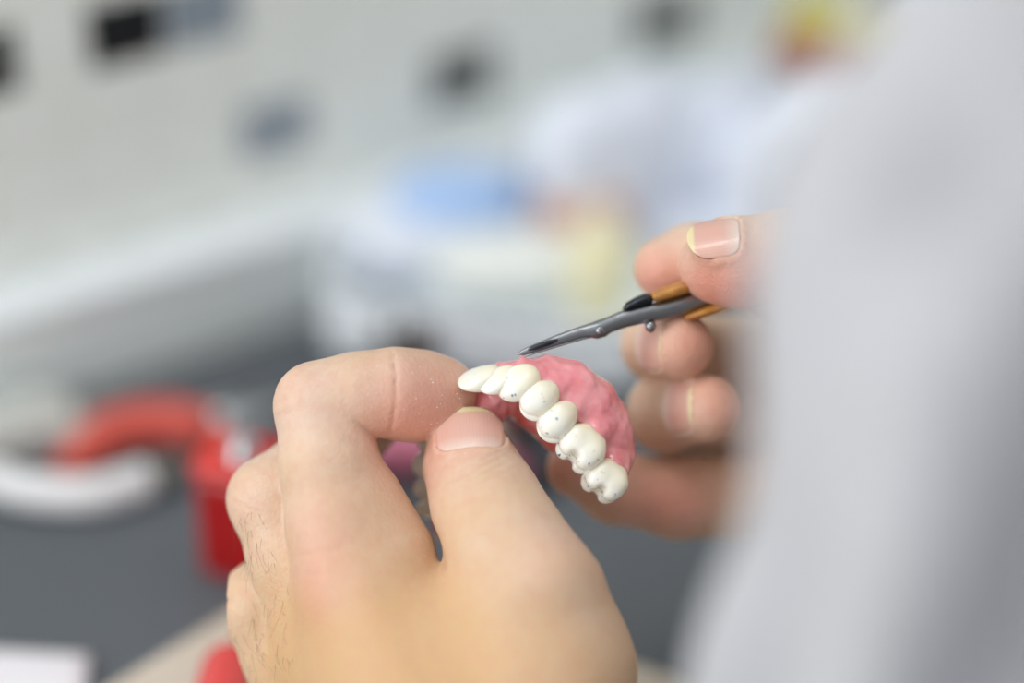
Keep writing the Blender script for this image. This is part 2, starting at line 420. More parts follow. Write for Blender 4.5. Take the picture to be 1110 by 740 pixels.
Rn_mi = Nail(pm(708, 373, 18), [5.4, .3, -9.], np.array([-.87, -.05, -.5]), 5.9, 9.6, 1.6, .9).sit(lambda p: chain(p, Rmid, 3.))
Rn_ri = Nail(pm(738, 444, 19), [5.6, -1.2, -8.], np.array([-.80, -.12, -.58]), 5.9, 9.2, 1.6, .9).sit(lambda p: chain(p, Rrin, 3.))
Lnail.sit(lambda p: chain(p, Lthu, 4.))
RW = w2c([.118, .44, CAMZ - .300]); RE = w2c([.35, .30, CAMZ - .315])
def f_right(p):
    thu = Rn_th.shape(p, chain(p, Rthu, 3.))
    idx = chain(p, Ridx, 3.)
    mid = Rn_mi.shape(p, chain(p, Rmid, 3.))
    rin = Rn_ri.shape(p, chain(p, Rrin, 3.)); pin = chain(p, Rpin, 3.)
    palm = cone(p, pm(920, 330, 24), RW, 12.5, 17)
    for q, r in ((pm(915, 395, 34), 13), (pm(915, 455, 36), 13), (pm(910, 515, 36), 12.5), (pm(915, 305, 6), 12.5)):
        palm = smin(palm, cone(p, q, RW, r, 17), 9)
    palm = smin(palm, cone(p, RW, RE, 22, 33), 10)
    d = None
    for x, k in ((thu, 6), (idx, 6), (mid, 5), (rin, 5), (pin, 5)):
        y = smin(x, palm, k); d = y if d is None else smin(d, y, .8)
    return d - .2 * sines(p, .2, 5)

def body_attrs(V):
    red = np.zeros(len(V)); warm_bounce = np.zeros(len(V)); dust = np.zeros(len(V))
    for c, r, a in ((pm(480, 440, -4), 13, .7), (pm(420, 455, -4), 9, .5), (pm(345, 612, -16), 10, .35), (pm(345, 560, -12), 9, .15),  # pink tips and knuckles, plus red light painted under the index finger
                    (pm(312, 420, -6), 10, .2), (pm(475, 520, -4), 5, .2), (pm(420, 520, -6), 7, .15),
                    (pm(340, 650, -16), 7, .2), (pm(252, 540, 0), 7, .2), (pm(600, 600, -22), 8, .15),
                    (pm(705, 300, 12), 8, .8), (pm(770, 315, 0), 10, .75), (pm(820, 310, -4), 12, .6), (pm(750, 385, 6), 8, .7), (pm(785, 445, 10), 8, .7), (pm(700, 540, 18), 11, .6), (pm(745, 545, 22), 10, .6), (pm(612, 500, 18), 9, .5), (pm(680, 370, 22), 8, .1)):
        red += a * gauss(V, c, r)
    for c, r, a in ((pm(420, 730, -18), 26, .75), (pm(520, 740, -22), 26, .5), (pm(300, 720, -2), 16, .55), (pm(320, 690, -10), 12, .4), (pm(640, 740, -20), 18, .3), (pm(510, 480, -2), 6, .0)):  # lower hand: yellowish bounced light put into the colour
        warm_bounce += a * gauss(V, c, r)
    dust = gauss(V, pm(470, 425, -5), 12)
    return np.clip(red, 0, 1), np.clip(warm_bounce, 0, .8), np.clip(dust, 0, 1)

PERSON = empty('person', (.34, .12, 0), 'person in a white coat holding a denture in one hand and a small knife', 'person')
LH = surf(f_left, pm(232, 368, -35) + [-1, 0, 0], [w2c([.03, .3, 0])[0] + 8, 124, 576], .68)
RH = surf(f_right, [4, -32, 508], [124, 50, 590], 1.0)
# forearms, upper arms and trunk, hidden in the coat
SHL = c2w(pm(1640, 165, -214)) - c2w(pm(1521, 158, -214)) + c2w(pm(1521, 158, -214)) + .11 * (c2w(pm(1521, 158, -214)) - c2w(pm(1094, 836, -124))) / np.linalg.norm(pm(1521, 158, -214) - pm(1094, 836, -124)) * 1000; SHR = np.array([.56, .12, CAMZ + .0])
ELL = c2w(pm(1040, 975, -108)); ELR = np.array([.35, .30, CAMZ - .315])
WL = np.array([.012, .335, CAMZ - .345]); WR = np.array([.118, .44, CAMZ - .300])
SL = [(w2c([.034, .321, CAMZ - .342]), 36), (w2c([.056, .304, CAMZ - .334]), 41), (w2c(ELL), 48), (pm(1160, 836, -124), 55), (pm(1352, 452, -174), 64), (pm(1640, 165, -214), 70), (w2c(SHL), 78)]
def f_arms(p):
    d = smin(cone(p, WL, ELL, .0205, .0245), cone(p, c2w(pm(545, 950, -12)), WL, .0205, .0205), .006)
    for (a, ra), (b, rb) in zip(SL[2:-1], SL[3:]): d = smin(d, cone(p, c2w(a), c2w(b), ra * .00055, rb * .00055), .012)
    d = smin(d, cone(p, WR, ELR, .0222, .0325), .02); d = smin(d, cone(p, ELR, SHR, .035, .045), .03)
    d = smin(d, cone(p, SHL, SHR, .055, .055), .05)
    d = smin(d, cone(p, [.40, .16, CAMZ - .03], [.46, -.05, CAMZ - .55], .10, .10), .06)
    return d
AR = surf(f_arms, [-.03, -.22, CAMZ - .70], [.66, .50, CAMZ + .15], .008)
V = np.concatenate([c2w(LH[0]), c2w(RH[0]), AR[0]])
F = np.concatenate([LH[1], RH[1] + len(LH[0]), AR[1] + len(LH[0]) + len(RH[0])])
Vc = w2c(V); red, warm_bounce, dust = body_attrs(Vc)
BODY = mesh_obj('body', V, F, SKIN, PERSON, attrs={'redness': red, 'tan': warm_bounce, 'dust': dust})
Lnail.build(f_left, 'thumbnail', PERSON)['label'] = 'smooth pale thumbnail pressing the pink gum'
Rn_th.build(f_right, 'thumbnail', PERSON)['label'] = 'thumbnail above the knife handle'
Rn_mi.build(f_right, 'fingernail', PERSON)
Rn_ri.build(f_right, 'fingernail', PERSON)

# ---- short dark hairs on the backs of the fingers
def hairs():
    parts = []
    spots = [(Lmid, 2, 3, 30, 0), (Lrin, 2, 3, 24, 0), (Lmid, 3, 4, 26, 0), (Lrin, 3, 4, 26, 0)]
    roots = []; dirs = []
    r = np.random.default_rng(11)
    for ch, i, j, n, side in spots:
        a, b = ch[i][0], ch[j][0]; ax = (b - a) / np.linalg.norm(b - a)
        sd = np.array([-ax[1], ax[0], 0.]); sd /= np.linalg.norm(sd)
        if sd[0] > 0: sd = -sd
        out = np.cross(ax, sd); out = out if out[2] < 0 else -out
        for _ in range(n):
            t = .1 + .85 * r.random(); th = (.15 + .75 * r.random()) * math.pi / 2
            q = a + (b - a) * t + (sd * math.sin(th) + out * math.cos(th)) * (ch[i][1] + 3)
            roots.append(q); dirs.append((ax * (.8 + .5 * r.random()) + sd * (.35 * r.random()) + r.normal(size=3) * .25, 2.5 + 3.5 * r.random()))
    R = np.array(roots)
    for _ in range(5): R = project(f_left, R, 4)
    N = grad(f_left, R, .4); N /= np.linalg.norm(N, axis=1)[:, None]
    for q, nn, (d, L) in zip(R, N, dirs):
        d = d / np.linalg.norm(d); d = d - nn * (d @ nn) * .8
        bend = r.normal(size=3) * .25
        P = [q - nn * .2 + d * L * t + nn * (.4 * L * .5 * math.sin(t * 2.4)) + bend * L * t * t for t in np.linspace(0, 1, 7)]
        parts.append(tube_vf(c2w(np.array(P)), np.linspace(.000030, .000012, 7), 4))
    return merge(parts)
hv, hf = hairs()
hair_m = mat('dark_hair', (96, 68, 46), rough=.5)
o = mesh_obj('finger_hair', hv, hf, hair_m, PERSON); o['kind'] = 'stuff'; o['label'] = 'fine dark hairs on the backs of the fingers'

# ---- white coat: left sleeve close to the lens, trunk and right sleeve beyond the frame
def f_coat0(p):                                   # world metres in, so that it shares the arms' frame
    q = w2c(p)
    d = chain(q, SL, 14.) / 1000
    d = smin(d, cone(p, SHL, SHR, .085, .085), .05)
    d = smin(d, cone(p, [.40, .16, CAMZ - .03], [.46, -.05, CAMZ - .58], .14, .16), .07)
    rs = smin(cone(p, WR + (ELR - WR) * .30, ELR, .042, .056), cone(p, ELR, SHR, .058, .08), .03)
    d = smin(d, rs, .03)
    # folds: long soft ridges slanting down the sleeve
    a = w2c(p)
    ax = (SL[5][0] - SL[3][0]); ax = ax / np.linalg.norm(ax)
    e1 = np.cross(ax, [0, 0, 1.]); e1 /= np.linalg.norm(e1); e2 = np.cross(ax, e1)
    r = a - SL[3][0]; t = r @ ax; th = np.arctan2(r @ e2, r @ e1)
    fold = .0100 * np.sin(8 * th + 2.2 + t * .010 + .6 * np.sin(t * .02)) - .004 + .0030 * np.sin(3 * th + t * .03) + .0018 * np.sin(13 * th - t * .03 + 1.3)
    fold = fold * np.clip((t + 75) / 60, 0, 1) * (np.linalg.norm(a - SL[1][0], axis=1) > 0)
    return d - fold - .0008 * sines(p, 90, 9)
def on_coat(px, py):                            # a point of the sleeve's surface facing the work
    for dd in range(215, 500, 3):
        if f_coat0(np.array([c2w(pm(px, py, dd - FOC))]))[0] < 0: return pm(px, py, dd - FOC)
    return pm(px, py, -170)
RIDGE = [on_coat(*q) for q in ((1190, 150), (1100, 330), (1000, 540), (915, 760), (880, 900))]
VALLEY = [on_coat(*q) for q in ((1130, 130), (1010, 270), (925, 470), (850, 700), (810, 860))]
VALL2 = [on_coat(*q) for q in ((1260, 330), (1180, 520), (1080, 760), (1030, 900))]
def f_coat(p):
    d = f_coat0(p); q = w2c(p)
    d = smin(d, chain(q, [(x + [0, 0, 5], 12.) for x in RIDGE], 4.) / 1000, .014)
    for L in (VALLEY, VALL2): d = smax(d, -chain(q, [(x - [0, 0, 1], 9.) for x in L], 4.) / 1000, .014)
    return d
CV, CF = surf(f_coat, [-.03, -.28, CAMZ - .78], [.72, .52, CAMZ + .18], .007, newton=2)
coat_m = mat('white_cotton', (188, 187, 191), rough=.85, bump=(900, .15, .0004), sheen=.2)
o = mesh_obj('lab_coat', CV, CF, coat_m, PERSON)
o['label'] = 'white cotton coat with soft folds'

# ================================================================== THE DENTURE
DEN = empty('denture', c2w(pm(565, 455, 10)), 'pink horseshoe denture with cream white teeth pinched between thumb and index finger', 'denture')
ridge = [(668, 494, 4, 4.2), (656, 467, 3, 5.0), (638, 437, 2, 5.0), (616, 416, 1, 4.4), (592, 410, 1, 3.5), (567, 410, 2, 2.6), (546, 412, 4, 2.6), (528, 420, 9, 3.4), (512, 437, 16, 3.6), (502, 462, 19, 3.8), (496, 495, 20, 4.4), (494, 535, 22, 4.8), (490, 570, 23, 4.4)]
RID = [(pm(a, b, c), r) for a, b, c, r in ridge]
LIN = [(pm(a, b, c), r) for a, b, c, r in [(640, 500, 10, 2.6), (612, 476, 10, 3.0), (590, 458, 10, 3.2), (565, 441, 10, 3.0), (540, 432, 10, 2.8), (524, 434, 12, 2.6)]]
GIN = [(pm(a, b, c), r) for a, b, c, r in [(540, 434, 6, 2.4), (528, 444, 6, 3.0), (512, 450, 7, 2.6), (506, 438, 6, 1.5)]]
# teeth: kind, centre, direction to the biting edge, outward (cheek) direction, scale
def unit(v): v = np.asarray(v, float); return v / np.linalg.norm(v)
TE = [  # right arm, front to back
 ('incisor', pm(522, 411, -1), (-.975, .10, -.15), (-.05, -.93, -.36), 1.0),
 ('incisor', pm(542, 412, -3), (-.94, .22, -.18), (.0, -.84, -.5), .92),
 ('canine',  pm(563, 415, -4), (-.92, .32, -.22), (.05, -.72, -.68), .98),
 ('premolar', pm(587, 432, -4), (-.76, .58, -.28), (.15, -.46, -.87), 1.04),
 ('premolar', pm(606, 455, -4), (-.70, .64, -.30), (.18, -.40, -.87), 1.06),
 ('molar', pm(632, 484, -3), (-.66, .68, -.30), (.25, -.36, -.87), 1.04),
 ('molar', pm(657, 519, -2), (-.54, .76, -.32), (.30, -.30, -.87), .95),
 # left arm, mostly behind the fingers
 ('incisor', pm(510, 424, 11), (-.90, .25, .10), (-.55, -.40, .40), .9),
 ('incisor', pm(497, 438, 17), (-.92, .25, .0), (-.45, -.2, .70), .84),
 ('canine', pm(488, 455, 21), (-.92, .25, -.1), (-.3, -.1, .9), .85),
 ('premolar', pm(474, 476, 15), (-.96, .18, -.2), (-.2, .1, .95), .86),
 ('premolar', pm(470, 503, 15), (-.96, .14, -.22), (-.2, .1, .95), .92),
 ('molar', pm(472, 538, 17), (-.95, .14, -.25), (-.2, .1, .95), .95),
]
def tooth_f(kind):
    def f(p):
        u, v, w = p[:, 0], p[:, 1], p[:, 2]
        if kind == 'incisor' or kind == 'canine':
            t = np.clip((w + 5.2) / 10.4, 0, 1)
            hu = 2.9 + 1.3 * np.minimum(t * 1.5, 1) if kind == 'incisor' else 2.9 + 1.1 * np.sin(t * 2.7)
            hv = 3.2 - 2.1 * t ** 1.3 if kind == 'incisor' else 3.6 - 1.5 * t ** 2
            vv = v + .55 * (t - .3) ** 2 * 2
            g = ((np.abs(u) / hu) ** 2.6 + (np.abs(vv) / hv) ** 2.4 + (np.abs(w) / 5.3) ** 2.8 + 1e-9) ** (1 / 2.6) - 1
            return g * 2.2
        if kind == 'premolar':
            t = np.clip((w + 4.6) / 9, 0, 1)
            hu = 2.1 + 1.45 * np.sin(t * 1.9); hv = 3.4 + .8 * np.sin(t * 2.6)
            g = (((np.abs(u) / hu) ** 2.4 + (np.abs(v) / hv) ** 2.4 + (np.abs(w) / 5.0) ** 2.6 + 1e-9) ** (1 / 2.5) - 1) * 3
            g = smin(g, cone(p, [0, 2.0, 0], [0, 1.9, 3.3], 2.0, 1.35), 1.4); g = smin(g, cone(p, [0, -2.2, 0], [0, -1.9, 2.7], 2.0, 1.35), 1.4)
            return smax(g, -cone(p, [-2.3, 0, 4.3], [2.3, 0, 4.3], 1.0, 1.0), .9)
        t = np.clip((w + 4.2) / 8.4, 0, 1)
        hu = 3.6 + 1.3 * np.sin(t * 2.0); hv = 4.1 + .8 * np.sin(t * 2.4)
        g = (((np.abs(u) / hu) ** 3.2 + (np.abs(v) / hv) ** 3.0 + (np.abs(w) / 4.4) ** 3.0 + 1e-9) ** (1 / 3.) - 1) * 3.8
        for a, b in ((2.5, 2.5), (-2.4, 2.6), (2.4, -2.4), (-2.5, -2.4)):
            g = smin(g, cone(p, [a, b, 0], [a * .92, b * .92, 3.0], 2.0, 1.35), 1.1)
        g = smax(g, -cone(p, [-3.8, 0, 4.2], [3.8, 0, 4.2], 1.0, 1.0), 1.0)
        g = smax(g, -cone(p, [.1, -5, 4.2], [.1, 5.2, 3.6], .7, .8), 1.0)
        g = smax(g, -cone(p, [0, 5.7, 3.6], [.2, 5.7, .8], .8, .3), 1.2)
        return g
    return f
TM = {k: surf(tooth_f(k), [-7, -7, -7], [7, 7, 7], .32) for k in ('incisor', 'canine', 'premolar', 'molar')}
frames = []
for kind, c, o_, b_, sc in TE:
    w = unit(o_); b_ = np.asarray(b_, float); v = unit(b_ - w * (b_ @ w)); u = np.cross(v, w)
    frames.append((c, np.stack([u, v, w], 1), sc, kind))
def f_gum(p):
    d = chain(p, RID, 4.5)
    d = smin(d, chain(p, LIN, 3.5), 5.0)
    d = smin(d, chain(p, GIN, 2.5), 3.0)
    # a low cuff of gum round each neck
    for c, R, sc, kind in frames:
        neck = c - R[:, 2] * (4.4 if kind in ('incisor', 'canine') else 3.4) * sc
        rr = {'incisor': 2.1, 'canine': 2.3, 'premolar': 2.5, 'molar': 3.5}[kind] * sc
        d = smin(d, np.linalg.norm(p - neck, axis=1) - rr, 2.6)
    d = smin(d, cone(p, pm(572, 402, -1), pm(566, 387.5, -.5), 1.9, .3), 2.2)
    d = smin(d, cone(p, pm(548, 401, 0), pm(542, 394, 1), 1.6, .5), 1.5)
    return d - .30 * sines(p, .8, 21) - .10 * sines(p, 2.4, 22)
gl = np.array([r[0] for r in RID]); 
GV, GF = surf(f_gum, gl.min(0) - [9, 9, 9], gl.max(0) + [9, 9, 9], .5)
inn = sum(gauss(GV, c, 4.6) for c, r in LIN)  # mask for the painted translucent glow on the inner side
mesh_obj('gum_base', c2w(GV), GF, GUM, DEN, attrs={'inner': np.clip(inn, 0, 1)})
for c, R, sc, kind in frames:
    TV, TF = TM[kind]
    P = TV * sc * np.array([1.07 if kind == 'premolar' else 1.03, 1, 1]) @ R.T + c
    o = mesh_obj('tooth', c2w(P), TF, TOOTH, DEN, attrs={'height': np.clip((TV[:, 2] + 4.5) / 9, 0, 1)})
    if kind == 'incisor' : o['label'] = 'flat front tooth'
    if kind == 'molar': o['label'] = 'broad back tooth with cusps and blue marks'

# ================================================================== THE KNIFE
steel = mat('brushed_steel', (150, 152, 156), rough=.30, metal=1, bump=(1500, .12, .0001))
dark_steel = mat('dark_steel', (70, 74, 80), rough=.3, metal=1)
wood = mat('orange_wood', (206, 146, 66), rough=.4, coat=.3, var=(300, (160, 98, 40), 1), bump=(600, .2, .0002))
kt = pm(563, 383.5, -1); ke = pm(862, 289, 13)
KN = empty('carving_knife', c2w(kt), 'small steel carving knife with orange wooden handle, its tip touching the denture', 'knife')
ka = unit(ke - kt); kn = unit(np.array([0, 0, -1.]) - ka * (-ka[2])); kd = np.cross(kn, ka); kd = kd if kd[1] > 0 else -kd   # kd: down in the picture
def kp(t, d, n): return kt + ka * t + kd * d + kn * n
def bar(stations, m, name, sub=None, parent=None):           # (t, upper, lower, half thickness, flat)
    V = []; k = 10
    for t, up, dn, th, _ in stations:
        for s, q in ((0, 1), (.5, .86), (.85, .35), (1, 0), (.85, -.35), (.5, -.86), (0, -1), (-.5, -.86), (-.85, -.35), (-1, 0), (-.85, .35), (-.5, .86)):
            V.append(kp(t, (up + dn) / 2 + (dn - up) / 2 * s, th * q))
    k = 12; F = []; N = len(stations)
    for i in range(N - 1):
        for j in range(k): F.append((i * k + j, i * k + (j + 1) % k, (i + 1) * k + (j + 1) % k, (i + 1) * k + j))
    F += [tuple(range(k))[::-1], tuple(range((N - 1) * k, N * k))]
    return mesh_obj(name, c2w(np.array(V)), F, m, parent or KN, smooth=True)
bar([(-.2, -.25, .15, .12, 0), (.6, -.6, .5, .3, 0), (2, -.9, .8, .5, 0), (5, -1.2, .9, .6, 0), (9, -1.55, 1.0, .7, 0), (14, -1.75, 1.2, .8, 0), (16.5, -1.8, 1.4, 1.0, 0), (17.6, -1.8, 2.0, 1.3, 0), (19.5, -1.9, 2.1, 1.3, 0), (21, -1.9, 1.6, 1.0, 0), (24, -2.2, 1.5, 1.0, 0), (28, -2.3, 1.8, 1.1, 0), (34, -1.7, 2.5, 1.2, 0), (42, -1.6, 2.8, 1.2, 0), (62, -1.5, 2.5, 1.2, 0)], steel, 'blade')
# hollow face of the blade and the spine along it
gv, gf = tube_vf(c2w(np.array([kp(t, -.25 - .02 * t, .38 + t * .018) for t in np.linspace(2, 9, 8)])), [.0002, .0005, .0006, .0006, .0006, .0006, .0005, .0002], 8)
mesh_obj('blade_groove', gv, gf, dark_steel, KN)
gv, gf = tube_vf(c2w(np.array([kp(t, .75 + t * .018, .35 + t * .02) for t in np.linspace(1, 16, 8)])), .00022, 8)
mesh_obj('blade_edge', gv, gf, steel, KN)
gv, gf = lathe_vf(c2w(kp(18.5, .4, 1.0)), [(.0004, 0), (.0011, .0001), (.0010, .0005), (.0004, .0008)], 16, tuple(c2w(kp(18.5, .4, 2)) - c2w(kp(18.5, .4, 1))))
mesh_obj('stud', gv, gf, steel, KN)
# upper and lower wooden scales
def scale(up0, up1, name, th=3.6, t0=31.5, dz=0.0):
    st = []
    for t, a in ((t0, .35), (t0 + 1.2, .75), (t0 + 4, 1), (46, 1.12), (55, 1.1), (62, .9), (65, .4)):
        c = (up0 + up1) / 2; h = (up1 - up0) / 2 * a
        st.append((t, c - h, c + h, th * a, 0))
    return bar(st, wood, name)
scale(-4.6, -1.5, 'handle', 3.4)
scale(2.4, 4.6, 'handle', 3.2, 38)
gv, gf = lathe_vf(c2w(kp(26.6, -3.6, .3)), [(.0006, -.0006), (.0021, 0), (.0024, .0012), (.0024, .0020), (.0012, .0030)], 20, tuple(c2w(kp(30, -1.9, 0)) - c2w(kp(25, -1.1, 0))))
bar([(25.3, -2.9, -2.0, .8, 0), (26.3, -3.7, -2.0, 1.6, 0), (28.5, -4.2, -1.9, 1.9, 0), (30.6, -4.4, -1.8, 1.9, 0), (31.8, -4.1, -1.8, 1.6, 0)], dark_steel, 'bolster')
gv, gf = lathe_vf(c2w(kp(29.8, 2.0, .4)), [(.0012, 0), (.0012, .0012), (.0010, .0016), (.0006, .0022)], 16, tuple(c2w(kp(30, 3, 0)) - c2w(kp(30, 2, 0))))
mesh_obj('pin', gv, gf, steel, KN)

# ================================================================== THE SETTING
WALL_A = math.radians(58)
u2 = np.array([math.sin(WALL_A), math.cos(WALL_A), 0]); n2 = np.array([-math.cos(WALL_A), math.sin(WALL_A), 0])
J0 = bench(0, 456)
RWm = np.stack([u2, n2, [0, 0, 1.]], 1)
tile_m = mat('cream_tile', (240, 242, 236), rough=.35, var=(6, (235, 238, 232), 1))
grout_m = mat('grout', (238, 240, 234), rough=.9)
black_m = mat('black_tile', (22, 24, 27), rough=.3)
grey_m = mat('blue_grey_tile', (142, 152, 162), rough=.3)
brown_m = mat('dark_grey_tile', (80, 84, 80), rough=.3)
def ray_wall(px, py, back):          # where a sight line meets the wall plane
    o = np.array([0, 0, CAMZ]); d = c2w(np.array([(px - 555) / FPX, (py - 370) / FPX, 1.]) * 1000) - o
    q = J0 + n2 * back; t = ((q - o) @ n2) / (d @ n2); return o + d * t
def build_wall():
    back = .020
    parts = []; mats = []
    W0, W1, H0, H1 = -.7, 1.6, 0, 2.3
    p, f = box_vf(J0 * [1, 1, 0] + u2 * (W0 + W1) / 2 + n2 * (back + .06) + [0, 0, (H0 + H1) / 2], (W1 - W0, .12, H1 - H0), R=RWm)
    parts.append((p, f)); mats += [1] * 6
    pitch = .0262
    deco = []
    for px, py, m, row in ((135, 27, 2, 0), (219, 4, 3, 0), (299, 143, 3, 1), (500, 78, 4, 1), (722, 2, 4, 1), (-22, 85, 4, 2), (300, -90, 2, 3), (90, -150, 3, 4), (985, 0, 4, 5)):
        q = ray_wall(px, py, back) - J0; deco.append((q @ u2, q[2], m, row))
    rows = {}
    for a, z, m, r in deco: rows.setdefault(round(z / .017), []).append((a, z, m))
    anchors = sorted((float(np.mean([x[1] for x in v])), v) for v in rows.values())
    merged = []
    for z, v in anchors:
        if merged and z - merged[-1][0] < .016: merged[-1] = (merged[-1][0], merged[-1][1] + v)
        else: merged.append((z, v))
    levels = []
    z0 = merged[0][0]; k = int((z0 - .030) / pitch)
    levels += [(z0 - i * pitch, [], pitch) for i in range(k, 0, -1)]
    for i, (z, v) in enumerate(merged):
        levels.append((z, v, pitch))
        if i + 1 < len(merged):
            g = merged[i + 1][0] - z; n = max(1, round(g / pitch)); levels += [(z + g * t / n, [], g / n) for t in range(1, n)]
    levels += [(merged[-1][0] + pitch * t, [], pitch) for t in range(1, 12)]
    for i, (z, v, _) in enumerate(levels):
        gap = min([abs(z - levels[q][0]) for q in (i - 1, i + 1) if 0 <= q < len(levels)]); hz = gap - .003
        xs = sorted((a, m) for a, _, m in v) or [(0.0, 0)]
        cells = [(xs[0][0] - pitch * t, 0, pitch) for t in range(1, 14)] + [(xs[-1][0] + pitch * t, 0, pitch) for t in range(1, 30)]
        for (a, m), (b, _) in zip(xs[:-1], xs[1:]):
            n = max(1, round((b - a) / pitch)); cells += [(a + (b - a) * t / n, 0, (b - a) / n) for t in range(1, n)]
        cells += [(a, m, pitch) for a, m in xs]
        for a, m, w in cells:
            c = J0 + u2 * a + n2 * (back - .0002) + [0, 0, z]
            parts.append(box_vf(c, (min(w, pitch) - .003 if m == 0 else .0225, .0016 if m == 0 else .0018, hz), R=RWm)); mats += [m] * 6
    V, F = merge(parts)
    o = mesh_obj('wall_back', V, F, [tile_m, grout_m, black_m, grey_m, brown_m], None, smooth=False)
    o.data.polygons.foreach_set('material_index', mats); o['kind'] = 'structure'
build_wall()
fl = mesh_obj('floor', *box_vf((.3, .2, -.03), (3.2, 3.2, .06)), mat('grey_floor', (150, 148, 144), rough=.6), smooth=False); fl['kind'] = 'structure'

# ---- workbench with mat
BEN = empty('workbench', (.25, .35, 0), 'beige topped workbench with a pale raised back edge, carrying everything', 'workbench')
lam_m = mat('beige_laminate', (206, 194, 176), rough=.5, var=(14, (196, 184, 166), 1))
cB = J0 + u2 * .35 - n2 * .23; cB[2] = BENCH - .02
o = mesh_obj('worktop', *box_vf(cB, (1.9, .46, .04), R=RWm), lam_m, BEN, smooth=False); bev(o, .002)
up_m = mat('pale_green_grey_laminate', (236, 243, 241), rough=.45)
led_m = mat('white_ledge', (234, 238, 240), rough=.35)
cu = J0 + u2 * .35; 
o = mesh_obj('upstand', *box_vf(cu + n2 * .0088 + [0, 0, .0148], (1.9, .0176, .0296), R=RWm), up_m, BEN, smooth=False)
o = mesh_obj('ledge', *box_vf(cu + n2 * .0080 + [0, 0, .0318], (1.9, .0195, .0044), R=RWm), led_m, BEN, smooth=False); bev(o, .0012)
for a, b in ((-.5, -.42), (1.2, -.42), (-.5, -.04), (1.2, -.04)):
    c = J0 + u2 * a + n2 * b; c[2] = (BENCH - .04) / 2
    o = mesh_obj('leg', *box_vf(c, (.05, .05, BENCH - .04), R=RWm), lam_m, BEN, smooth=False)
mat_m = mat('dark_rubber', (97, 103, 109), rough=.75, bump=(2500, .3, .0003), var=(9, (88, 92, 96), 1))
c = J0 + u2 * .32 - n2 * .205; c[2] = BENCH + .0017
o = mesh_obj('bench_mat', *box_vf(c, (1.0, .405, .003), R=RWm), mat_m, None, smooth=False); bev(o, .001)
tag(o, 'large dark grey rubber mat covering the workbench', 'mat')
MT = BENCH + .003
def on(px, py): q = bench(px, py, .003); return q

# beige board whose far corner shows beside the left hand
bc, b1, b2 = bench(345, 602, .0078), bench(110, 745, .0078), bench(745, 735, .0078)
d1 = unit(b1 - bc); d2 = unit(b2 - bc)
poly = [bc, bc + d1 * .16, bc + d1 * .16 + d2 * .16, bc + d2 * .16]
Vb = np.array([p + [0, 0, dz] for dz in (-.0046, 0) for p in poly]); Fb = [(3, 2, 1, 0), (4, 5, 6, 7)] + [(i, (i + 1) % 4, 4 + (i + 1) % 4, 4 + i) for i in range(4)]
Fb = Fb if np.cross(d1, d2)[2] > 0 else [f[::-1] for f in Fb]
o = mesh_obj('wooden_board', Vb, Fb, mat('pale_beige_board', (214, 203, 188), rough=.6, var=(60, (200, 188, 170), 1)), smooth=False); bev(o, .0015)
tag(o, 'thin beige board lying on the mat below the left hand', 'board')

# white sheet in the near left corner
def sheet(name, pts_px, m, label, cat, h=.003, thick=.0006, curl=.002, seed=1, z0=None):
    P = [bench(a, b, h) for a, b in pts_px]; n = 14; V = []
    for j in range(n + 1):
        for i in range(n + 1):
            s, t = i / n, j / n
            q = (P[0] * (1 - s) * (1 - t) + P[1] * s * (1 - t) + P[2] * s * t + P[3] * (1 - s) * t)
            q = q + [0, 0, curl * (.5 + .5 * math.sin(3.1 * s + seed) * math.cos(4 * t + seed)) + .0002]
            V.append(q)
    V = np.array(V); M = n + 1; N = len(V); V = np.concatenate([V + [0, 0, thick], V]); F = []
    for j in range(n):
        for i in range(n):
            a = j * M + i; F.append((a, a + 1, a + M + 1, a + M)); F.append((a + N + M, a + N + M + 1, a + N + 1, a + N))
    ring = list(range(M)) + [j * M + n for j in range(1, n + 1)] + [n * M + i for i in range(n - 1, -1, -1)] + [j * M for j in range(n - 1, 0, -1)]
    for a, b in zip(ring, ring[1:] + ring[:1]): F.append((a, a + N, b + N, b))
    return tag(mesh_obj(name, V, F, m), label, cat)
paper_m = mat('white_paper', (232, 228, 232), rough=.8)
sheet('paper_sheet', [(-160, 700), (98, 716), (92, 800), (-180, 790)], paper_m, 'white paper sheet at the near corner of the mat', 'paper', seed=2)

# ---- things on the bench, left side
red_m = mat('red_plastic', (168, 6, 8), rough=.35, coat=.3)
redp_m = mat('soft_red_plastic', (210, 84, 70), rough=.45)
metal_m = mat('bright_metal', (190, 192, 194), rough=.25, metal=1)
white_pl = mat('white_plastic', (232, 230, 230), rough=.4)
# red case
def rounded_box(name, c, size, rz, m, parent, r=.003):
    o = mesh_obj(name, *box_vf(c, size, rz), m, parent, smooth=False); bev(o, r, 4); return o
q = on(212, 662) + [.021, .008, 0]
BX = empty('red_case', (q[0], q[1], MT), 'glossy red plastic case standing on the mat behind the left knuckles', 'case')
rounded_box('body', (q[0], q[1] + .008, MT + .0165), (.040, .017, .033), math.radians(-18), red_m, BX, .003)
rounded_box('lid', (q[0], q[1] + .008, MT + .0350), (.041, .018, .004), math.radians(-18), mat('red_lid_plastic', (222, 48, 38), rough=.3, coat=.3), BX, .003)  # lighter red paints overhead light on the case's top
gv, gf = lathe_vf((q[0] - .008, q[1] + .009, MT + .0368), [(.0045, 0), (.0045, .002), (.003, .003), (.0025, .0055), (.001, .006)], 24)
mesh_obj('screw', gv, gf, metal_m, BX)
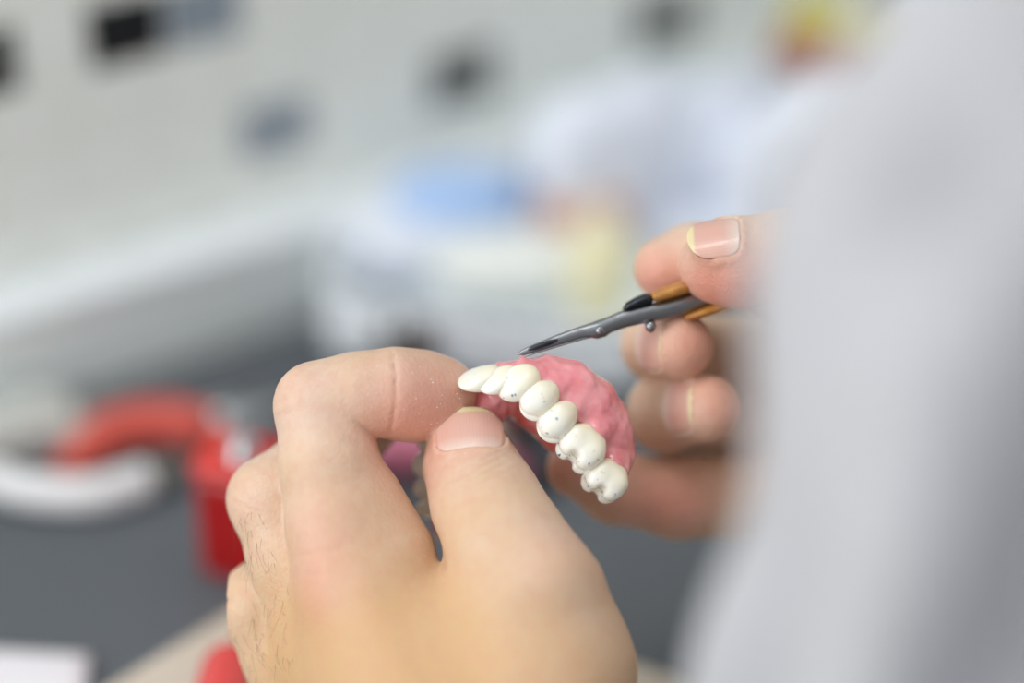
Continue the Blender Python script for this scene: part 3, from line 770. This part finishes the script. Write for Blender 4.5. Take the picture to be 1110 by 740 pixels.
# pliers with red sleeves
PL = empty('pliers', on(150, 480), 'pliers with curved red handles lying on the mat beside the red case', 'pliers')
def zt(px, py, h): q = bench(px, py, .003 + h); return q
A = spline([zt(66, 506, .007), zt(95, 488, .007), zt(120, 468, .008), (zt(155, 458, .009)), zt(195, 458, .009), zt(232, 468, .008)], 30)
gv, gf = tube_vf(A, np.interp(np.linspace(0, 1, 30), [0, .06, .3, .9, 1], [.003, .0045, .0065, .0062, .004]), 18); mesh_obj('handle', gv, gf, redp_m, PL)
A = spline([zt(28, 470, .005), zt(70, 462, .005), zt(120, 448, .005), zt(180, 444, .005), zt(240, 458, .006)], 30)
gv, gf = tube_vf(A, .0024, 12); mesh_obj('handle', gv, gf, metal_m, PL)
gv, gf = lathe_vf(zt(243, 468, .001), [(.0075, 0), (.0085, .001), (.0085, .006), (.005, .0075), (.004, .009), (.001, .009)], 28); mesh_obj('pivot', gv, gf, metal_m, PL)
A = spline([zt(245, 464, .005), zt(275, 448, .006), zt(310, 440, .006)], 12)
gv, gf = tube_vf(A, np.linspace(.006, .002, 12), 12, flat=.6); mesh_obj('jaw', gv, gf, metal_m, PL)
# white curved tube with a metal tip
TB = empty('white_tube', on(90, 560), 'curved white plastic tube with a metal ring at its end', 'tube')
A = spline([zt(-120, 470, .006), zt(-60, 500, .006), zt(0, 522, .006), zt(50, 533, .006), zt(105, 534, .006), zt(160, 518, .006)], 40)
gv, gf = tube_vf(A, .0052, 18); mesh_obj('hose', gv, gf, white_pl, TB)
A = spline([zt(158, 519, .006), zt(178, 511, .006), zt(196, 503, .006)], 8)
gv, gf = tube_vf(A, [.0044, .0048, .0046, .0040, .0040, .0042, .0036, .002], 18); mesh_obj('metal_end', gv, gf, mat('dull_metal', (140, 138, 130), rough=.4, metal=.8), TB)
# white block at the far left
q = on(28, 500)
BL = empty('plaster_block', (q[0], q[1], MT), 'pale plaster block at the left edge behind the white tube', 'block')
rounded_box('base', (q[0] - .004, q[1] + .01, MT + .005), (.034, .020, .010), math.radians(25), mat('pale_plaster', (208, 208, 202), rough=.8), BL, .003)
rounded_box('cap', (q[0] - .004, q[1] + .01, MT + .0115), (.022, .013, .004), math.radians(25), mat('pale_plaster_top', (196, 198, 192), rough=.8), BL, .002)
q = on(108, 492)
gv, gf = lathe_vf((q[0], q[1] + .005, MT), [(.009, 0), (.010, .001), (.0085, .006), (.005, .008), (.0035, .0082)], 26)
o = mesh_obj('wax_disc', gv, gf, mat('pale_wax', (196, 186, 172), rough=.5)); tag(o, 'small pale wax disc under the red plier handle', 'disc')

# red rounded handle lying on the board
q = bench(262, 752, .012)
RH_ = empty('red_tool', (q[0], q[1], BENCH + .008), 'shiny red tool lying on the beige board below the left hand', 'tool')
A = spline([bench(258, 714, .0169), bench(250, 743, .0169), bench(244, 798, .0169), bench(240, 858, .0169)], 22)
gv, gf = tube_vf(A, np.interp(np.linspace(0, 1, 22), [0, .05, .15, .6, 1], [.002, .0055, .008, .0088, .008]), 20); mesh_obj('grip', gv, gf, mat('bright_red_plastic', (226, 66, 62), rough=.22, coat=.6), RH_)
A = np.array([bench(256, 722, .019), bench(268, 706, .016)])
gv, gf = tube_vf(A, [.002, .0015], 12); mesh_obj('shank', gv, gf, metal_m, RH_)

# second pink denture lying on the mat, seen through the gap between finger and thumb
q = on(450, 545)
D2 = empty('denture', (q[0], q[1], MT), 'blurred pink denture lying on the mat behind the left thumb', 'denture')
ang = np.linspace(-1.25, 1.25, 15)
arc = np.array([[q[0] + .002 + .024 * math.sin(a), q[1] + .022 * math.cos(a) - .002, MT + .0075] for a in ang])
def f_d2(p):
    d = None
    for a, b in zip(arc[:-1], arc[1:]):
        x = cone(p, a, b, .0062, .0062); d = x if d is None else smin(d, x, .003)
    d = smin(d, cone(p, arc[3] * .7 + arc[11] * .3, arc[11] * .7 + arc[3] * .3, .004, .004), .012)
    return smax(d, MT + .0002 - p[:, 2], .001) - .0003 * sines(p, 700, 4)
v_, f_ = surf(f_d2, arc.min(0) - .012, arc.max(0) + .012, .0014)
mesh_obj('gum_base', v_, f_, mat('rose_acrylic', (206, 120, 146), rough=.3, coat=.3), D2)
for i in range(1, 14):
    gv, gf = lathe_vf(arc[i] + [0, 0, .003], [(.0025, 0), (.0034, .003), (.0032, .006), (.0016, .0085)], 12); mesh_obj('tooth', gv, gf, TOOTH, D2)
# dark tool rest behind the denture
q = on(560, 520)
DR = empty('tool_rest', (q[0], q[1], MT), 'small dark rubber tool rest on the mat behind the held denture', 'tool rest')
dk = mat('black_rubber', (42, 42, 46), rough=.6); 
gv, gf = lathe_vf((q[0], q[1], MT), [(.012, 0), (.012, .003), (.006, .006), (.005, .016), (.008, .019), (.006, .022)], 24); mesh_obj('stem', gv, gf, dk, DR)
gv, gf = lathe_vf((q[0], q[1], MT + .022), [(.004, 0), (.0045, .002), (.003, .005), (.001, .006)], 18); mesh_obj('knob', gv, gf, mat('rust_red_plastic', (150, 60, 56), rough=.5), DR)

# ---- far side of the bench
# dark bottle-like burner
q = on(440, 426)
BN = empty('spirit_burner', (q[0], q[1], MT), 'small brown glass burner with a metal collar behind the index finger', 'burner')
gv, gf = lathe_vf((q[0], q[1], MT), [(.0070, 0), (.0078, .0015), (.0078, .019), (.006, .0225), (.0042, .023)], 28); mesh_obj('bottle', gv, gf, mat('brown_glass', (44, 32, 24), rough=.25, coat=.5), BN)
gv, gf = lathe_vf((q[0], q[1], MT + .0228), [(.0048, 0), (.0052, .001), (.0052, .004), (.003, .0048), (.0022, .0075), (.0012, .0078)], 24); mesh_obj('collar', gv, gf, metal_m, BN)
# the big pale tray
def f_box_round(c, s, rz, r):
    co, si = math.cos(rz), math.sin(rz)
    def f(p):
        q = p - c; x = q[:, 0] * co + q[:, 1] * si; y = -q[:, 0] * si + q[:, 1] * co
        a = np.stack([np.abs(x) - s[0] / 2 + r, np.abs(y) - s[1] / 2 + r, np.abs(q[:, 2]) - s[2] / 2 + r], 1)
        return np.linalg.norm(np.maximum(a, 0), axis=1) + np.minimum(a.max(1), 0) - r
    return f
def implicit(name, f, lo, hi, h, m, parent=None, label=None, cat=None, group=None, newton=2):
    v, ff = surf(f, lo, hi, h, newton); o = mesh_obj(name, v, ff, m, parent)
    return tag(o, label, cat, group) if label else o
q = on(520, 388); tc_ = np.array([q[0] + .0055, q[1] + .0015, MT + .0142])
fo = f_box_round(tc_, (.100, .046, .026), math.radians(-12), .011)
fi = f_box_round(tc_ + [0, 0, .006], (.091, .037, .026), math.radians(-12), .009)
TR = empty('plastic_tray', (tc_[0], tc_[1], MT), 'wide pale grey plastic tray full of bags and cloths behind the hands', 'tray')
tray_m = mat('pale_grey_plastic', (228, 234, 238), rough=.4)
implicit('shell', lambda p: smax(fo(p), -fi(p), .002), tc_ - [.075, .06, .016], tc_ + [.075, .06, .018], .0022, tray_m, TR)
rim = []
for k in range(49):
    a = k / 48 * 2 * math.pi; co, si = math.cos(a), math.sin(a); e = 4
    r = (abs(co / .050) ** e + abs(si / .023) ** e) ** (-1 / e); x, y = r * co, r * si; rz = math.radians(-12)
    rim.append([tc_[0] + x * math.cos(rz) - y * math.sin(rz), tc_[1] + x * math.sin(rz) + y * math.cos(rz), tc_[2] + .0125])
gv, gf = tube_vf(np.array(rim), .0022, 8, cap=False); mesh_obj('rim', gv, gf, mat('white_rim', (222, 226, 230), rough=.4), TR)

def crumple(name, c, size, m, label, cat, seed, group=None, amp=.18, rz=0, h=.003):
    c = np.asarray(c, float); s = np.asarray(size, float) / 2; co, si = math.cos(rz), math.sin(rz)
    def f(p):
        q = p - c; x = q[:, 0] * co + q[:, 1] * si; y = -q[:, 0] * si + q[:, 1] * co
        g = np.sqrt((x / s[0]) ** 2 + (y / s[1]) ** 2 + (np.abs(q[:, 2]) / s[2]) ** 2.4) - 1
        nz = amp * (1 - np.abs(sines(p, 110, seed))) + amp * .5 * (1 - np.abs(sines(p, 260, seed + 1)))
        return (g - nz) * s.min() * .6
    e = max(s) * 1.5
    return implicit(name, lambda p: np.maximum(f(p), (c[2] - s[2]) - p[:, 2]), c - e, c + e, h, m, None, label, cat, group)
bag_m = mat('white_film', (232, 237, 248), rough=.45, coat=.2); bag2 = mat('greyed_film', (224, 230, 242), rough=.45, coat=.2)
blue_m = mat('pale_blue_cloth', (172, 200, 240), rough=.8); blue2 = mat('sky_blue_cloth', (148, 190, 238), rough=.8)
# things in and behind the tray, each with its own place
def at(px, py, d): return c2w(np.array([(px - 555) / FPX * d, (py - 370) / FPX * d, d]))
q = bench(497, 222, .030); crumple('folded_cloth', q, (.040, .030, .022), blue_m, 'pale blue crumpled cloth lying in the grey tray', 'cloth', 1, amp=.1)
q = bench(432, 262, .024); crumple('paper_tissue', q, (.040, .026, .018), bag_m, 'white crumpled tissue at the tray corner nearest the wall', 'tissue', 3, amp=.12)
q = bench(560, 285, .022); crumple('paper_tissue', q, (.050, .028, .018), mat('off_white_tissue', (236, 238, 232), rough=.8), 'off-white crumpled tissue at the front of the tray', 'tissue', 5, amp=.1)
q = bench(632, 230, .030)
WX = empty('wax_block', (q[0], q[1], q[2] - .005), 'reddish brown wax block resting on the tissues in the tray', 'wax block')
rounded_box('block', (q[0], q[1], q[2]), (.028, .014, .010), math.radians(-6), mat('brown_wax', (206, 156, 132), rough=.5), WX, .002)
rounded_box('wrapper', (q[0] + .002, q[1], q[2] + .0002), (.010, .0145, .0106), math.radians(-6), mat('peach_paper', (222, 190, 172), rough=.7), WX, .002)
q = bench(650, 345, .006)
YB = empty('yellow_tube', q, 'pale yellow squeeze tube standing in the tray above the knife', 'tube')
gv, gf = lathe_vf(q, [(.0100, 0), (.0108, .001), (.0108, .026), (.0085, .030), (.0040, .031)], 28); mesh_obj('body', gv, gf, mat('pale_yellow_plastic', (238, 230, 190), rough=.5), YB)
gv, gf = lathe_vf(q + [0, 0, .0305], [(.0040, 0), (.0042, .001), (.0038, .006), (.0020, .0065)], 20); mesh_obj('cap', gv, gf, mat('cream_cap', (240, 234, 206), rough=.5), YB)
# bags heaped behind the tray
q = on(636, 254); q = q - n2 * .016; crumple('plastic_bag', [q[0], q[1], MT + .030], (.062, .028, .060), bag_m, 'white plastic bag heaped behind the tray, nearest the blue cloth', 'bag', 11, 'plastic bags behind the tray', rz=.5)
q = on(752, 236); q = q - n2 * .009; crumple('plastic_bag', [q[0], q[1], MT + .027], (.068, .034, .054), bag2, 'greyish white plastic bag at the right of the heap', 'bag', 13, 'plastic bags behind the tray', rz=.4)
q = on(770, 320); crumple('plastic_bag', [q[0], q[1] + .006, MT + .012], (.060, .034, .026), bag2, 'low pale plastic bag behind the hand with the knife', 'bag', 17, 'plastic bags behind the tray', rz=-.1)
q = on(862, 250); crumple('folded_cloth', [q[0], q[1], MT + .012], (.042, .030, .026), blue2, 'bright blue cloth beside the sleeve, behind the knife hand', 'cloth', 19)
# packets standing against the wall
q = at(915, 72, 745); PH = q[2] - .009 - MT; crumple('plastic_bag', [q[0] - .004, q[1] - .006, MT + PH / 2], (.060, .032, PH), bag_m, 'white plastic bag under the red and yellow packet', 'bag', 29, 'plastic bags behind the tray', rz=.4)
PK = empty('snack_packet', at(915, 75, 755), 'red and yellow packet lying on the heap near the wall', 'packet')
def packet(c, size, m, parent, name, seed, R):
    s = np.asarray(size) / 2; n = 22; V = []
    for sg in (1, -1):
        for j in range(n + 1):
            for i in range(n + 1):
                x, y = -1 + 2 * i / n, -1 + 2 * j / n
                b = (1 - x ** 4) ** .6 * (1 - y ** 2) ** .7 if abs(x) < 1 and abs(y) < 1 else 0
                V.append([x * s[0], y * s[1], sg * (s[2] * b * (1 + .1 * math.sin(9 * x + seed) * math.cos(7 * y)) + .0003)])
    V = np.array(V) @ np.asarray(R).T + c; M = n + 1; N = M * M; F = []
    for j in range(n):
        for i in range(n):
            a = j * M + i; F.append((a, a + 1, a + M + 1, a + M)); F.append((a + N + M, a + N + M + 1, a + N + 1, a + N))
    ring = list(range(M)) + [j * M + n for j in range(1, n + 1)] + [n * M + i for i in range(n - 1, -1, -1)] + [j * M for j in range(n - 1, 0, -1)]
    for a, b in zip(ring, ring[1:] + ring[:1]): F.append((a, a + N, b + N, b))
    return mesh_obj(name, V, F, m, parent)
Rp = np.array(Matrix.Rotation(math.radians(-12), 3, 'Z') @ Matrix.Rotation(math.radians(50), 3, 'X') @ Matrix.Rotation(math.radians(-18), 3, 'Z'))
packet(at(940, 50, 765), (.056, .020, .012), mat('yellow_foil', (196, 188, 96), rough=.4), PK, 'packet_body', 1, Rp)
packet(at(905, 72, 752), (.040, .012, .010), mat('red_foil', (160, 92, 66), rough=.4), PK, 'packet_label', 2, Rp)
# ================================================================== LIGHT
w = bpy.data.worlds.new('daylight'); S.world = w; w.use_nodes = True
bg = w.node_tree.nodes['Background']; bg.inputs['Color'].default_value = (.93, .97, 1.0, 1); bg.inputs['Strength'].default_value = .86
def area(name, loc, target, size, power, col):
    L = bpy.data.lights.new(name, 'AREA'); L.shape = 'RECTANGLE'; L.size, L.size_y = size; L.energy = power; L.color = col
    o = bpy.data.objects.new(name, L); COL.objects.link(o); o.location = [float(v) for v in RZ @ np.asarray(loc, float)]
    o.rotation_euler = Vector([float(v) for v in RZ @ (np.asarray(target, float) - np.asarray(loc, float))]).to_track_quat('-Z', 'Y').to_euler(); return o
area('ceiling_panel', (-.35, .75, 2.35), (0, .45, .8), (1.0, .7), 30, (1.0, .98, .95))
area('window_light', (-1.5, -.5, 1.7), (0, .45, .85), (.9, 1.1), 19, (.93, .97, 1.0))

# ================================================================== CAMERA
cam = bpy.data.cameras.new('camera'); co = bpy.data.objects.new('camera', cam); COL.objects.link(co)
co.location = (0, 0, CAMZ); co.rotation_euler = (math.pi / 2 - PITCH, 0, YAW)
cam.lens = 85; cam.sensor_width = 36; cam.clip_start = .01; cam.clip_end = 20
cam.dof.use_dof = True; cam.dof.focus_distance = FOC / 1000 - .003; cam.dof.aperture_fstop = 2.0; cam.dof.aperture_blades = 0
S.camera = co
S.view_settings.view_transform = 'Standard'; S.view_settings.look = 'None'; S.view_settings.gamma = 1; S.view_settings.exposure = 0
S.view_settings.use_curve_mapping = False
for o in bpy.data.objects:
    if '_o' in o: del o['_o']
